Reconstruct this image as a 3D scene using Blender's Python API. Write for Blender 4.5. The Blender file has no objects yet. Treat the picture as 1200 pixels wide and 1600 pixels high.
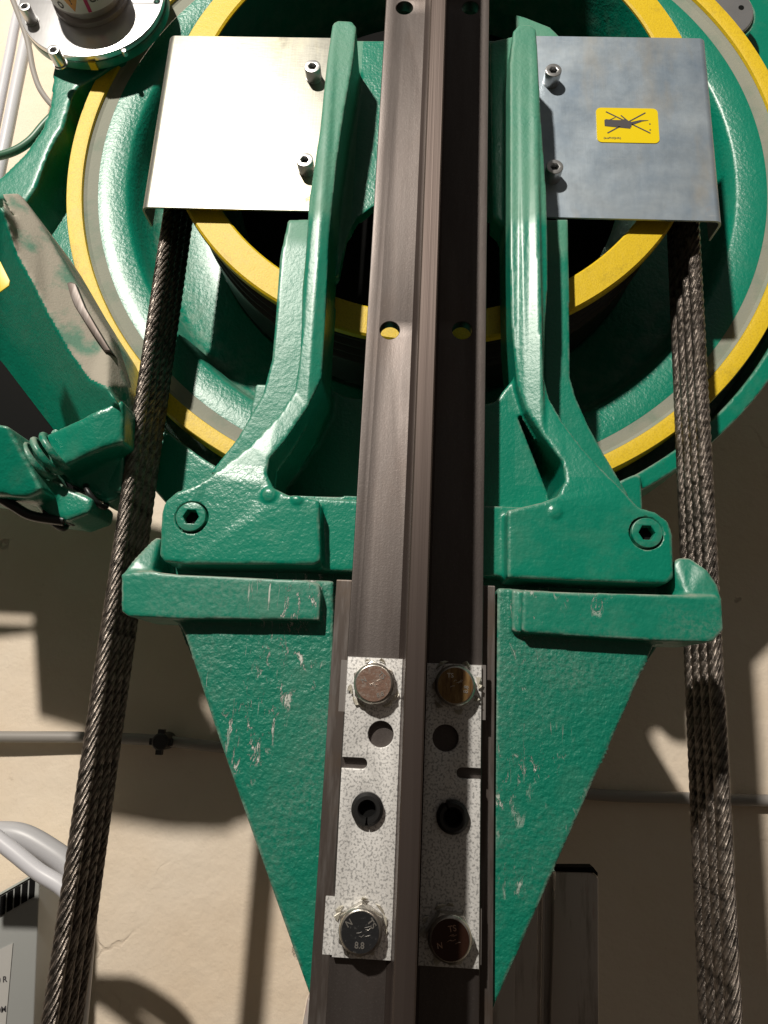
import bpy, bmesh, math, random
from mathutils import Vector, Matrix, noise
random.seed(4)
S = bpy.context.scene
C = S.collection
# ------------------------------------------------------------------ camera
FPX = 1073.925
RW = Matrix(((0.99861707, -0.03909943, 0.03514521), (0.02392518, -0.25728232, -0.96604006), (0.04681386, 0.96554495, -0.25599105)))
CAM = Vector((0.0, -0.43, 0.0))
cd = bpy.data.cameras.new('camera'); co = bpy.data.objects.new('camera', cd); C.objects.link(co)
cd.sensor_fit = 'VERTICAL'; cd.sensor_height = 36; cd.lens = FPX / 1600 * 36
cd.clip_start = 0.01; cd.clip_end = 50
co.matrix_world = Matrix.Translation(CAM) @ RW.to_4x4()
S.camera = co
# ------------------------------------------------------------------ light and exposure
W_ = bpy.data.worlds.new('World'); S.world = W_; W_.use_nodes = True
wn = W_.node_tree.nodes; wl = W_.node_tree.links
bg = wn['Background']; bg.inputs['Strength'].default_value = 0.14
tc = wn.new('ShaderNodeTexCoord'); sp = wn.new('ShaderNodeSeparateXYZ'); cr = wn.new('ShaderNodeValToRGB')
mr = wn.new('ShaderNodeMapRange'); mr.inputs[1].default_value = -1; mr.inputs[2].default_value = 1
wl.new(tc.outputs['Generated'], sp.inputs[0]); wl.new(sp.outputs['Z'], mr.inputs[0]); wl.new(mr.outputs[0], cr.inputs[0]); wl.new(cr.outputs[0], bg.inputs['Color'])
cr.color_ramp.elements[0].color = (0.30, 0.22, 0.15, 1); cr.color_ramp.elements[1].color = (0.75, 0.72, 0.68, 1)
e_ = cr.color_ramp.elements.new(0.5); e_.color = (0.40, 0.33, 0.26, 1)

def lamp(name, loc, power, radius, col):
    l = bpy.data.lights.new(name, 'POINT'); l.energy = power; l.shadow_soft_size = radius; l.color = col
    o = bpy.data.objects.new(name, l); C.objects.link(o); o.location = loc; return o
lamp('ceiling_lamp', (-0.80, -1.80, 1.75), 350.0, 0.05, (1.0, 0.93, 0.83))
S.view_settings.view_transform = 'Standard'; S.view_settings.look = 'None'
S.view_settings.exposure = 0.0; S.view_settings.gamma = 1.0; S.view_settings.use_curve_mapping = False
S.render.engine = 'CYCLES'

# ------------------------------------------------------------------ helpers
def P(px, py, Y):
    d = RW @ Vector((px - 600, -(py - 800), -FPX))
    return CAM + d * ((Y - CAM.y) / d.y)
def root(name, loc, label, cat, group=None):
    o = bpy.data.objects.new(name, None); C.objects.link(o); o.location = loc; o.empty_display_size = 0.02
    o['label'] = label; o['category'] = cat
    if group: o['group'] = group
    return o
def wloc(o):
    v = Vector((0, 0, 0))
    while o: v = v + o.location; o = o.parent
    return v
def link(name, me, mat, parent=None, label=None):
    """mesh given in world coordinates; the object's origin goes to its parent's, or to the mesh's own base"""
    me.name = name
    o = bpy.data.objects.new(name, me); C.objects.link(o)
    if parent is not None:
        o.parent = parent; me.transform(Matrix.Translation(-wloc(parent)))
    else:
        n = len(me.vertices); c = Vector((0, 0, 0))
        for v in me.vertices: c += v.co
        c /= n; c.z = min(v.co.z for v in me.vertices)
        me.transform(Matrix.Translation(-c)); o.location = c
    if mat and not me.materials: me.materials.append(mat)
    if label: o['label'] = label
    return o
def top(o, label, cat, group=None):
    o['label'] = label; o['category'] = cat
    if group: o['group'] = group
    return o
def mesh(bm, name='m', smooth=35):
    bmesh.ops.recalc_face_normals(bm, faces=bm.faces[:])
    me = bpy.data.meshes.new(name); bm.to_mesh(me); bm.free()
    if smooth: shade(me, smooth)
    return me
def shade(me, ang):
    me.polygons.foreach_set('use_smooth', [True] * len(me.polygons))
    me.set_sharp_from_angle(angle=math.radians(ang))
def evaluated(me, mods, cutters=()):
    """run modifiers on a temporary object and hand back a plain mesh"""
    o = bpy.data.objects.new('tmp', me); C.objects.link(o)
    cs = []
    for c in cutters:
        q = bpy.data.objects.new('tmpc', c); C.objects.link(q); cs.append(q)
        m = o.modifiers.new('b', 'BOOLEAN'); m.operation = 'DIFFERENCE'; m.object = q; m.solver = 'EXACT'
    for t, kw in mods:
        m = o.modifiers.new(t, t)
        for k, v in kw.items(): setattr(m, k, v)
    dg = bpy.context.evaluated_depsgraph_get(); dg.update()
    r = bpy.data.meshes.new_from_object(o.evaluated_get(dg))
    bpy.data.objects.remove(o)
    for q in cs: bpy.data.objects.remove(q)
    return r
def prism(bm, front, yb, back=None):
    """front: list of world points; back = same outline at Y = yb (or explicit points)"""
    n = len(front)
    f = [bm.verts.new(p) for p in front]
    if back is None: back = [Vector((p.x, yb, p.z)) for p in front]
    b = [bm.verts.new(p) for p in back]
    fs = [bm.faces.new(f), bm.faces.new(b[::-1])]
    for i in range(n):
        fs.append(bm.faces.new((f[i], b[i], b[(i + 1) % n], f[(i + 1) % n])))
    bmesh.ops.triangulate(bm, faces=fs[:2])
    return bm
def pts(lst, Y=None):
    return [P(a[0], a[1], a[2] if len(a) > 2 else Y) for a in lst]
def px_prism(lst, Y, yb, bevel=0.0015, seg=3, smooth=35):
    bm = bmesh.new(); prism(bm, pts(lst, Y), yb)
    me = mesh(bm, smooth=0)
    if bevel: me = evaluated(me, [('BEVEL', dict(width=bevel, segments=seg, limit_method='ANGLE', angle_limit=math.radians(30)))])
    shade(me, smooth); return me
def box(bm, x0, x1, y0, y1, z0, z1):
    r = bmesh.ops.create_cube(bm, size=1)
    bmesh.ops.scale(bm, vec=(x1 - x0, y1 - y0, z1 - z0), verts=r['verts'])
    bmesh.ops.translate(bm, vec=((x0 + x1) / 2, (y0 + y1) / 2, (z0 + z1) / 2), verts=r['verts'])
def cyl(bm, c, r, y0, y1, seg=48, r2=None, rot=0.0):
    """cylinder along Y at c=(x,z) from y0 (front) to y1"""
    m = Matrix.Translation((c[0], (y0 + y1) / 2, c[1])) @ Matrix.Rotation(math.radians(90), 4, 'X') @ Matrix.Rotation(rot, 4, 'Z')
    bmesh.ops.create_cone(bm, cap_ends=True, segments=seg, radius1=r if r2 is None else r2, radius2=r, depth=abs(y1 - y0), matrix=m)
def lathe(profile, c, seg=256, a0=0.0, a1=2 * math.pi, closed=False, smooth=25):
    """profile (r, Y) turned about the Y axis through c=(x,z)"""
    bm = bmesh.new(); full = abs(a1 - a0 - 2 * math.pi) < 1e-6
    n = seg if full else seg + 1; rings = []
    for r, y in profile:
        rings.append([bm.verts.new((c[0] + r * math.cos(a0 + (a1 - a0) * i / seg), y, c[1] + r * math.sin(a0 + (a1 - a0) * i / seg))) for i in range(n)])
    m = len(profile)
    for j in range(m if closed else m - 1):
        A = rings[j]; B = rings[(j + 1) % m]
        for i in range(seg):
            k = (i + 1) % n
            bm.faces.new((A[i], A[k], B[k], B[i]))
    return mesh(bm, smooth=smooth)
def curve_plate(outline, holes, y0, y1, bevel=0.0):
    """flat plate in the XZ plane with holes; outline/holes are (x,z) lists"""
    cu = bpy.data.curves.new('c', 'CURVE'); cu.dimensions = '2D'; cu.fill_mode = 'BOTH'
    for lp in [outline] + list(holes):
        s = cu.splines.new('POLY'); s.points.add(len(lp) - 1); s.use_cyclic_u = True
        for p, q in zip(s.points, lp): p.co = (q[0], q[1], 0, 1)
    cu.extrude = (y1 - y0) / 2 - bevel; cu.bevel_depth = bevel; cu.bevel_resolution = 2; cu.offset = -bevel
    o = bpy.data.objects.new('t', cu); C.objects.link(o)
    dg = bpy.context.evaluated_depsgraph_get(); dg.update()
    me = bpy.data.meshes.new_from_object(o.evaluated_get(dg)); bpy.data.objects.remove(o)
    me.transform(Matrix.Translation((0, (y0 + y1) / 2, 0)) @ Matrix.Rotation(math.radians(90), 4, 'X'))
    bm = bmesh.new(); bm.from_mesh(me); bmesh.ops.remove_doubles(bm, verts=bm.verts[:], dist=1e-6)
    return mesh(bm, smooth=30)
def circ(c, r, n=48): return [(c[0] + r * math.cos(2 * math.pi * i / n), c[1] + r * math.sin(2 * math.pi * i / n)) for i in range(n)]
def tube(path, r, seg=12, radii=None):
    bm = bmesh.new(); n = len(path); prev = None; rings = []
    for i, p in enumerate(path):
        t = (path[min(i + 1, n - 1)] - path[max(i - 1, 0)]).normalized()
        if prev is None:
            u = t.cross(Vector((0, 1, 0)) if abs(t.y) < .9 else Vector((1, 0, 0))).normalized()
        else: u = (prev - t * prev.dot(t)).normalized()
        prev = u; v = t.cross(u)
        rings.append([bm.verts.new(p + (u * math.cos(2 * math.pi * k / seg) + v * math.sin(2 * math.pi * k / seg)) * (radii[i] if radii else r)) for k in range(seg)])
    for a, b in zip(rings, rings[1:]):
        for k in range(seg): bm.faces.new((a[k], a[(k + 1) % seg], b[(k + 1) % seg], b[k]))
    bm.faces.new(rings[0][::-1]); bm.faces.new(rings[-1])
    return mesh(bm, smooth=50)
def spline(ctrl, n=12):
    out = []; c = [ctrl[0]] + ctrl + [ctrl[-1]]
    for i in range(1, len(c) - 2):
        p0, p1, p2, p3 = c[i - 1:i + 3]
        for k in range(n):
            t = k / n
            out.append(0.5 * ((2 * p1) + (p2 - p0) * t + (2 * p0 - 5 * p1 + 4 * p2 - p3) * t * t + (3 * p1 - p0 - 3 * p2 + p3) * t ** 3))
    out.append(ctrl[-1]); return out
def text_mesh(s, size, loc, depth=0.0003, rot=0.0, squash=1.0):
    """raised letters facing the camera side (-Y)"""
    cu = bpy.data.curves.new('t', 'FONT'); cu.body = s; cu.size = size; cu.align_x = 'CENTER'; cu.align_y = 'CENTER'
    cu.extrude = depth / 2; cu.offset = size * 0.012
    o = bpy.data.objects.new('t', cu); C.objects.link(o)
    dg = bpy.context.evaluated_depsgraph_get(); dg.update()
    me = bpy.data.meshes.new_from_object(o.evaluated_get(dg)); bpy.data.objects.remove(o)
    me.transform(Matrix.Translation(loc) @ Matrix.Rotation(math.radians(90), 4, 'X') @ Matrix.Rotation(rot, 4, 'Z') @ Matrix.Diagonal((squash, 1, 1, 1)))
    return me
def join(ms, smooth=35):
    bm = bmesh.new()
    for m in ms: bm.from_mesh(m)
    return mesh(bm, smooth=smooth)
def cast(prisms, voxel=0.0016, smooth=5, cutters=()):
    """melt several solids into one cast body with small fillets"""
    bm = bmesh.new()
    for f, yb, back in prisms: prism(bm, f, yb, back)
    bmesh.ops.recalc_face_normals(bm, faces=bm.faces[:])
    me = bpy.data.meshes.new('c'); bm.to_mesh(me); bm.free()
    me = evaluated(me, [('REMESH', dict(mode='VOXEL', voxel_size=voxel)), ('SMOOTH', dict(factor=0.6, iterations=smooth))])
    if cutters: me = evaluated(me, [], cutters)
    shade(me, 60)
    return me
def split(me, fn):
    """split a cast mesh into parts by face centre, keeping the shading continuous"""
    nm = [v.vector.copy() for v in me.vertex_normals]
    groups = {}
    for p in me.polygons: groups.setdefault(fn(p.center), []).append(p)
    # islands smaller than a group's main body join the neighbour they touch
    lab = {p.index: fn(p.center) for p in me.polygons}
    edge = {}
    for p in me.polygons:
        for ek in p.edge_keys: edge.setdefault(ek, []).append(p.index)
    nb = {}
    for fs_ in edge.values():
        for a in fs_:
            for b in fs_:
                if a != b: nb.setdefault(a, []).append(b)
    seen = set(); comps = {}
    for p in me.polygons:
        if p.index in seen: continue
        st_ = [p.index]; seen.add(p.index); comp = []
        while st_:
            a = st_.pop(); comp.append(a)
            for b in nb.get(a, ()):
                if b not in seen and lab[b] == lab[a]: seen.add(b); st_.append(b)
        comps.setdefault(lab[p.index], []).append(comp)
    for k, cs in comps.items():
        cs.sort(key=len, reverse=True)
        for c in cs[1:]:
            o_ = [lab[b] for a in c for b in nb.get(a, ()) if lab[b] != k]
            if o_:
                t_ = max(set(o_), key=o_.count)
                for a in c: lab[a] = t_
    groups = {}
    for p in me.polygons: groups.setdefault(lab[p.index], []).append(p)
    out = {}
    for k, fs in groups.items():
        idx = {}; vs = []; fl = []
        for p in fs:
            f = []
            for v in p.vertices:
                if v not in idx: idx[v] = len(vs); vs.append(v)
                f.append(idx[v])
            fl.append(f)
        m = bpy.data.meshes.new(k); m.from_pydata([me.vertices[v].co for v in vs], [], fl)
        m.polygons.foreach_set('use_smooth', [True] * len(m.polygons))
        m.normals_split_custom_set_from_vertices([nm[v] for v in vs])
        out[k] = m
    return out

# ------------------------------------------------------------------ materials
class M:
    def __init__(s, name, base=(.5, .5, .5), rough=.5, metal=0.0, **kw):
        s.m = bpy.data.materials.new(name); s.m.use_nodes = True; s.t = s.m.node_tree
        s.b = s.t.nodes['Principled BSDF']; s.b.inputs['Base Color'].default_value = (*base, 1)
        s.b.inputs['Roughness'].default_value = rough; s.b.inputs['Metallic'].default_value = metal
        for k, v in kw.items(): s.b.inputs[k].default_value = v
        s.h = None; s.tc = s.t.nodes.new('ShaderNodeTexCoord'); s.col = base
    def n(s, t, **kw):
        x = s.t.nodes.new(t)
        for k, v in kw.items():
            if k in x.inputs: x.inputs[k].default_value = v
            else: setattr(x, k, v)
        return x
    def L(s, a, b): s.t.links.new(a, b)
    def vec(s, scale=(1, 1, 1), rot=(0, 0, 0)):
        m = s.n('ShaderNodeMapping'); m.inputs['Scale'].default_value = scale; m.inputs['Rotation'].default_value = rot
        s.L(s.tc.outputs['Object'], m.inputs[0]); return m.outputs[0]
    def noise(s, scale, detail=4, rough=.6, stretch=(1, 1, 1), rot=(0, 0, 0), dist=0):
        x = s.n('ShaderNodeTexNoise', Scale=scale, Detail=detail, Roughness=rough, Distortion=dist)
        s.L(s.vec(stretch, rot), x.inputs['Vector']); return x.outputs['Fac']
    def ramp(s, fac, a, b, lo=0.0, hi=1.0):
        x = s.n('ShaderNodeMapRange'); x.inputs[1].default_value = a; x.inputs[2].default_value = b; x.inputs[3].default_value = lo; x.inputs[4].default_value = hi
        s.L(fac, x.inputs[0]); return x.outputs[0]
    def math(s, op, a, b):
        x = s.n('ShaderNodeMath', operation=op)
        for i, v in enumerate((a, b)):
            if isinstance(v, (int, float)): x.inputs[i].default_value = v
            else: s.L(v, x.inputs[i])
        return x.outputs[0]
    def mixc(s, fac, col, prev=None):
        x = s.n('ShaderNodeMix', data_type='RGBA')
        ins = [i for i in x.inputs if i.type == 'RGBA']
        if isinstance(fac, (int, float)): x.inputs[0].default_value = fac
        else: s.L(fac, x.inputs[0])
        cur = prev
        if cur is None:
            ln = s.b.inputs['Base Color'].links
            cur = ln[0].from_socket if ln else None
        if cur is None: ins[0].default_value = (*s.col, 1)
        else: s.L(cur, ins[0])
        ins[1].default_value = (*col, 1)
        out = [o for o in x.outputs if o.type == 'RGBA'][0]
        s.L(out, s.b.inputs['Base Color']); return s
    def val(s, name, sock): s.L(sock, s.b.inputs[name]); return s
    def mixv(s, name, fac, v):
        ln = s.b.inputs[name].links
        x = s.n('ShaderNodeMix', data_type='FLOAT'); s.L(fac, x.inputs[0])
        if ln: s.L(ln[0].from_socket, x.inputs[2])
        else: x.inputs[2].default_value = s.b.inputs[name].default_value
        x.inputs[3].default_value = v; s.L(x.outputs[0], s.b.inputs[name]); return s
    def bump(s, h, dist, strength=1.0):
        x = s.n('ShaderNodeBump'); x.inputs['Strength'].default_value = strength; x.inputs['Distance'].default_value = dist
        s.L(h, x.inputs['Height'])
        if s.h: s.L(s.h, x.inputs['Normal'])
        s.h = x.outputs[0]; s.L(s.h, s.b.inputs['Normal']); return s
    def upness(s):
        g = s.n('ShaderNodeNewGeometry'); x = s.n('ShaderNodeSeparateXYZ'); s.L(g.outputs['Normal'], x.inputs[0]); return x.outputs['Z']

DUST = (.40, .37, .31)
def green(name, orange_peel=0.00025, scale=330, dust=.5, chips=0.0, rough=.3, base=(.0004, .205, .128), film=None):
    m = M(name, base, rough)
    m.b.inputs['Coat Weight'].default_value = .2; m.b.inputs['Coat Roughness'].default_value = .25
    m.mixc(m.ramp(m.noise(14, 5), .35, .75, 0, .35), (.0006, .155, .098))
    m.bump(m.noise(60, 3), .0010, .7)
    m.bump(m.noise(scale, 3, .55), orange_peel, 1)
    # dust that has settled on whatever faces up, thinner elsewhere
    up = m.ramp(m.upness(), .35, .95)
    nz = m.ramp(m.noise(38, 6, .65), .35, .6)
    d = m.math('MULTIPLY', up, nz)
    d = m.math('MULTIPLY', d, dust * 1.5)
    d2 = m.ramp(m.noise(22, 8, .7), .5, .8, 0, dust * .22)
    d = m.math('MAXIMUM', d, d2)
    d = m.math('MINIMUM', d, .92)
    m.mixc(d, DUST); m.mixv('Roughness', d, .85); m.mixv('Coat Weight', d, 0.0)
    if film:   # dry film of dust on the upper part, wiped off below
        sx = m.n('ShaderNodeSeparateXYZ'); m.L(m.tc.outputs['Object'], sx.inputs[0])
        z = m.math('ADD', sx.outputs['Z'], m.math('MULTIPLY', m.noise(20, 5), .02))
        fz = m.math('MULTIPLY', m.ramp(z, film, film + .012, 0, .62), m.ramp(m.noise(45, 5), .3, .6, .6, 1))
        m.mixc(fz, (.12, .30, .20)); m.mixv('Roughness', fz, .75); m.mixv('Coat Weight', fz, 0)
    # worn, dusty edges of the casting
    g = m.n('ShaderNodeNewGeometry')
    e = m.ramp(g.outputs['Pointiness'], .515, .56); e = m.math('MULTIPLY', e, m.ramp(m.noise(70, 6, .7), .42, .62)); e = m.math('MULTIPLY', e, .55 + .3 * bool(chips))
    m.mixc(e, (.36, .40, .34)); m.mixv('Roughness', e, .8)
    if chips:
        gr = m.ramp(m.noise(13, 5, .65), .48, .72, 0, .42)                # greyish grime in clouds
        gr = m.math('MULTIPLY', gr, m.ramp(m.noise(380, 4, .7), .40, .60))
        m.mixc(gr, (.20, .27, .23)); m.mixv('Roughness', gr, .85)
        a = m.ramp(m.noise(120, 8, .8, (1.6, 1, .6), (0, .15, 0), .6), .565, .60)
        b = m.ramp(m.noise(9, 4), .54, .60)
        c = m.math('MULTIPLY', a, b)
        a2 = m.ramp(m.noise(150, 4, .7, (3.2, 1, .22), (0, .05, 0), .3), .62, .65)
        b2 = m.ramp(m.noise(8, 3), .56, .62)
        c = m.math('MAXIMUM', c, m.math('MULTIPLY', a2, b2)); c = m.math('MINIMUM', m.math('MULTIPLY', c, chips), 1.0)
        m.mixc(c, (.60, .61, .56)); m.mixv('Roughness', c, .8); m.bump(m.math('MULTIPLY', c, -1.0), .0003)
    return m.m
GREEN = green('green_enamel', .00032, 420)
GREEN_ARM = green('green_enamel_dusty_arm', .00032, 420, film=.27, rough=.4)
GREEN_ROUGH = green('green_enamel_rough_casting', .0010, 300, .45, 1.0, .42, (.001, .17, .108))
GREEN_SLICK = green('green_enamel_textured', .0006, 300, .25, 0, .36)
GREEN_DUSTY = green('green_enamel_dusty', .0003, 320, .95, 0, .4)
GREEN_SCUFFED = green('green_enamel_scuffed_ledge', .0004, 260, .7, 1.6, .42, (.001, .19, .12))
DUSTY_GREY = M('settled_grey_dust', (.27, .28, .23), .9); DUSTY_GREY.mixc(DUSTY_GREY.ramp(DUSTY_GREY.noise(30, 6), .5, .8, 0, .5), (.03, .17, .11)); DUSTY_GREY.bump(DUSTY_GREY.noise(420, 4), .0003); DUSTY_GREY = DUSTY_GREY.m

DB = M('thick_beige_dust', (.36, .33, .27), .9); DB.mixc(DB.ramp(DB.noise(26, 6), .50, .62, 0, .8), (.06, .22, .15)); DB.bump(DB.noise(520, 4), .00035); DUSTY_BEIGE = DB.m
YEL = M('yellow_paint', (.72, .50, .008), .5)
YEL.mixc(YEL.ramp(YEL.noise(600, 3, .6), .45, .7, 0, .45), (.42, .27, .004)); YEL.bump(YEL.noise(700, 3), .00022); YEL.mixc(YEL.ramp(YEL.noise(26, 7, .75), .58, .72, 0, .4), (.16, .12, .02)); YEL.bump(YEL.noise(90, 4), .0004)
YEL.mixc(YEL.ramp(YEL.noise(30, 6), .6, .8, 0, .25), (.45, .40, .2)); YEL = YEL.m

RAIL = M('drawn_steel_rail', (.115, .10, .094), .42, .8)
RAIL.mixc(RAIL.ramp(RAIL.noise(60, 6, .7, (1.4, 1, .22)), .42, .7, 0, .4), (.07, .055, .05))
RAIL.mixc(RAIL.ramp(RAIL.noise(900, 2, .5), .60, .75, 0, .22), (.24, .21, .20))
RAIL.mixc(RAIL.ramp(RAIL.noise(7, 6, .7, (1, 1, .5)), .52, .75, 0, .35), (.12, .075, .05))
RAIL.val('Roughness', RAIL.ramp(RAIL.noise(40, 5, .6, (1, 1, .15)), .3, .7, .40, .56))
RAIL.bump(RAIL.noise(900, 2), .00006); RAIL.bump(RAIL.noise(220, 4, .6, (1, 1, .02)), .00008); RAIL = RAIL.m

BLADE = M('machined_rail_blade', (.15, .12, .108), .40, .85)
BLADE.mixc(BLADE.ramp(BLADE.noise(160, 4, .6, (1, 1, .02)), .4, .65, 0, .35), (.08, .058, .053))
BLADE.bump(BLADE.noise(700, 3, .6, (1, 1, .006)), .00006); BLADE = BLADE.m

MILL = M('flame_cut_steel_plate', (.11, .09, .08), .5, .7)
MILL.mixc(MILL.ramp(MILL.noise(220, 3, .6, (1, 1, .12), (0, .7, 0)), .45, .65, 0, .5), (.24, .22, .21)); MILL.bump(MILL.noise(300, 3, .6, (1, 1, .12), (0, .7, 0)), .00012)
MILL.mixc(MILL.ramp(MILL.noise(25, 5), .55, .8, 0, .6), (.14, .09, .05)); MILL = MILL.m

GALV = M('speckled_zinc_plate', (.80, .79, .77), .42, .35)
GALV.mixc(GALV.ramp(GALV.noise(750, 2, .5), .49, .62, 0, .7), (.2, .2, .2))
GALV.mixc(GALV.ramp(GALV.noise(1500, 1, .5), .58, .66, 0, .5), (.85, .85, .85))
GALV.mixc(GALV.ramp(GALV.noise(30, 5, .7), .6, .85, 0, .5), (.24, .15, .10)); GALV.bump(GALV.noise(900, 2), .00005); GALV = GALV.m

def zinc(name, base, stain, blotch=.6, rough=.36):
    m = M(name, base, rough, .6)
    m.mixc(m.ramp(m.noise(16, 7, .65), .38, .72, 0, blotch), tuple(c * 1.0 for c in (base[0] * .5, base[1] * .58, base[2] * .68)))
    m.mixc(m.ramp(m.noise(9, 5, .6, (1.5, 1, .6)), .50, .68, 0, .8), (.50, .46, .38) if stain < .5 else (.42, .38, .25))
    m.mixc(m.ramp(m.noise(60, 5, .7, (.35, 1, 2.5), (0, .3, 0)), .62, .78, 0, .45), (.66, .68, .70))
    m.mixc(m.ramp(m.noise(24, 6, .75), .66, .72, 0, stain), (.55, .28, .06))
    m.val('Roughness', m.ramp(m.noise(25, 6, .7), .3, .7, rough - .06, rough + .12))
    m.bump(m.noise(420, 3, .6, (.25, 1, 1)), .00004); m.bump(m.noise(500, 3, .6, (1, 1, .05)), .00003); return m.m
ZINC_BRIGHT = zinc('yellow_passivated_zinc_sheet', (.26, .255, .22), .9, .15, .34)
ZINC_GREY = zinc('grey_zinc_sheet', (.46, .53, .59), .12, .95, .42)
DARKMETAL = M('dark_inside_sheet', (.05, .05, .05), .6, .5).m

BOLT = M('zinc_plated_bolt', (.55, .53, .48), .28, .9)
BOLT.mixc(BOLT.ramp(BOLT.noise(240, 5, .7), .5, .7, 0, .55), (.30, .22, .17)); BOLT.bump(BOLT.noise(800, 3), .00006); BOLT = BOLT.m
BOLT_COPPER = M('reddish_bolt_head', (.42, .27, .21), .35, .8); BOLT_COPPER.mixc(BOLT_COPPER.ramp(BOLT_COPPER.noise(350, 6, .75), .5, .65, 0, .7), (.62, .56, .5)); BOLT_COPPER.bump(BOLT_COPPER.noise(500, 4), .00015); BOLT_COPPER = BOLT_COPPER.m
BOLT_RUST = M('rusty_bolt_head', (.26, .16, .06), .4, .5); BOLT_RUST.mixc(BOLT_RUST.ramp(BOLT_RUST.noise(110, 5, .7, (2, 1, .4)), .45, .62, 0, .85), (.10, .045, .015)); BOLT_RUST.mixc(BOLT_RUST.ramp(BOLT_RUST.noise(170, 5, .7, (2, 1, .4)), .58, .7, 0, .7), (.5, .38, .2)); BOLT_RUST = BOLT_RUST.m
BOLT_BLACK = M('black_bolt_head', (.07, .072, .078), .3, .8); BOLT_BLACK.bump(BOLT_BLACK.noise(350, 5, .7), .00025); BOLT_BLACK.mixc(BOLT_BLACK.ramp(BOLT_BLACK.noise(420, 5), .6, .7, 0, .6), (.4, .4, .4)); BOLT_BLACK = BOLT_BLACK.m
BOLT_DARKRED = M('oily_dark_red_bolt_head', (.05, .022, .015), .22, .6); BOLT_DARKRED.bump(BOLT_DARKRED.noise(120, 4, .7), .0003); BOLT_DARKRED = BOLT_DARKRED.m
BRIGHT = M('bright_raised_marks', (.72, .70, .66), .3, .9).m
SEAL = M('flaked_clear_lacquer', (.55, .52, .44), .28, .2); SEAL.bump(SEAL.noise(300, 5, .7), .0005); SEAL = SEAL.m
PIN = M('black_spring_pin', (.035, .035, .035), .38, .6).m
BLACK = M('black', (.006, .006, .006), .85, **{'Specular IOR Level': .1}).m
INK = M('dark_ink', (.06, .055, .06), .7).m
STICK = M('yellow_sticker', (.80, .60, .0), .4).m
WHITE = M('white_sticker', (.72, .72, .70), .45).m
ORANGE = M('orange_warning_mark', (.7, .32, .06), .5).m
PINK = M('magenta_stripe', (.55, .04, .16), .5).m
ALU = M('turned_aluminium', (.72, .72, .73), .3, .9)
ALU.mixc(ALU.ramp(ALU.noise(45, 6), .45, .7, 0, .3), (.5, .5, .5)); ALU.bump(ALU.noise(350, 3, .6, (1, 1, .2)), .00004); ALU = ALU.m
STEELBRUSH = M('brushed_steel', (.45, .42, .40), .35, .8); STEELBRUSH.bump(STEELBRUSH.noise(300, 3, .6, (1, 1, .05)), .0001); STEELBRUSH = STEELBRUSH.m
SOCKET = M('zinc_screw', (.60, .60, .60), .3, .9).m
HOLLOW = M('dark_green_bore_shade', (.004, .05, .04), .9, **{'Specular IOR Level': .15}).m  # green darkened to imitate shade in the bore; not assigned to any part
RUBBER = M('black_groove_liner', (.03, .028, .026), .5); RUBBER = RUBBER.m

WIRE = M('greased_wire_rope', (.30, .26, .23), .30, .85)
_u = WIRE.n('ShaderNodeUVMap'); _mp = WIRE.n('ShaderNodeMapping'); _mp.inputs['Rotation'].default_value = (0, 0, .45); WIRE.L(_u.outputs[0], _mp.inputs[0])
_w = WIRE.n('ShaderNodeTexWave', Scale=1.0, Distortion=.5); _w.inputs['Detail'].default_value = 1; WIRE.L(_mp.outputs[0], _w.inputs['Vector'])
WIRE.bump(_w.outputs['Fac'], .00018, .8); WIRE.bump(WIRE.noise(900, 3), .0002)
WIRE.mixc(WIRE.ramp(WIRE.noise(160, 5, .7), .42, .62, 0, .85), (.022, .019, .016)); WIRE.mixc(WIRE.ramp(WIRE.noise(45, 5, .7), .5, .8, 0, .5), (.17, .13, .09)); WIRE = WIRE.m

WALL = M('beige_plaster', (.82, .71, .58), .9)
WALL.mixc(WALL.ramp(WALL.noise(5, 7, .6), .4, .7, 0, .5), (.72, .56, .39))
WALL.mixc(WALL.ramp(WALL.noise(2.2, 4, .5), .5, .7, 0, .6), (.83, .75, .65))
WALL.mixc(WALL.ramp(WALL.noise(19, 8, .75), .66, .78, 0, .6), (.30, .22, .14))
WALL.mixc(WALL.ramp(WALL.noise(60, 8, .8), .62, .74, 0, .35), (.45, .36, .27)); WALL.bump(WALL.noise(11, 5, .55), .006, .8); WALL.bump(WALL.noise(90, 6, .7), .0012, .7)
_v = WALL.n('ShaderNodeTexVoronoi', Scale=9.0, Randomness=1.0); WALL.L(WALL.vec(), _v.inputs['Vector'])
WALL.bump(WALL.ramp(WALL.math('ADD', _v.outputs['Distance'], WALL.math('MULTIPLY', WALL.noise(50, 6, .8), .16)), .10, .15, -1, 0), .004, 1.0)
_e = WALL.n('ShaderNodeTexVoronoi', Scale=2.6, Randomness=1.0); _e.feature = 'DISTANCE_TO_EDGE'
_d = WALL.n('ShaderNodeVectorMath', operation='ADD'); _nn = WALL.n('ShaderNodeTexNoise', Scale=9.0, Detail=6.0); WALL.L(WALL.vec(), _nn.inputs['Vector'])
_sc = WALL.n('ShaderNodeVectorMath', operation='SCALE'); _sc.inputs['Scale'].default_value = .12; WALL.L(_nn.outputs['Color'], _sc.inputs[0]); WALL.L(WALL.vec(), _d.inputs[0]); WALL.L(_sc.outputs[0], _d.inputs[1]); WALL.L(_d.outputs[0], _e.inputs['Vector'])
_cr = WALL.math('MULTIPLY', WALL.ramp(_e.outputs['Distance'], .001, .005, 1, 0), WALL.ramp(WALL.noise(4, 3), .50, .58))
WALL.mixc(WALL.math('MULTIPLY', _cr, .18), (.38, .29, .2)); WALL.bump(WALL.math('MULTIPLY', _cr, -1.0), .0005); WALL = WALL.m
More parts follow.
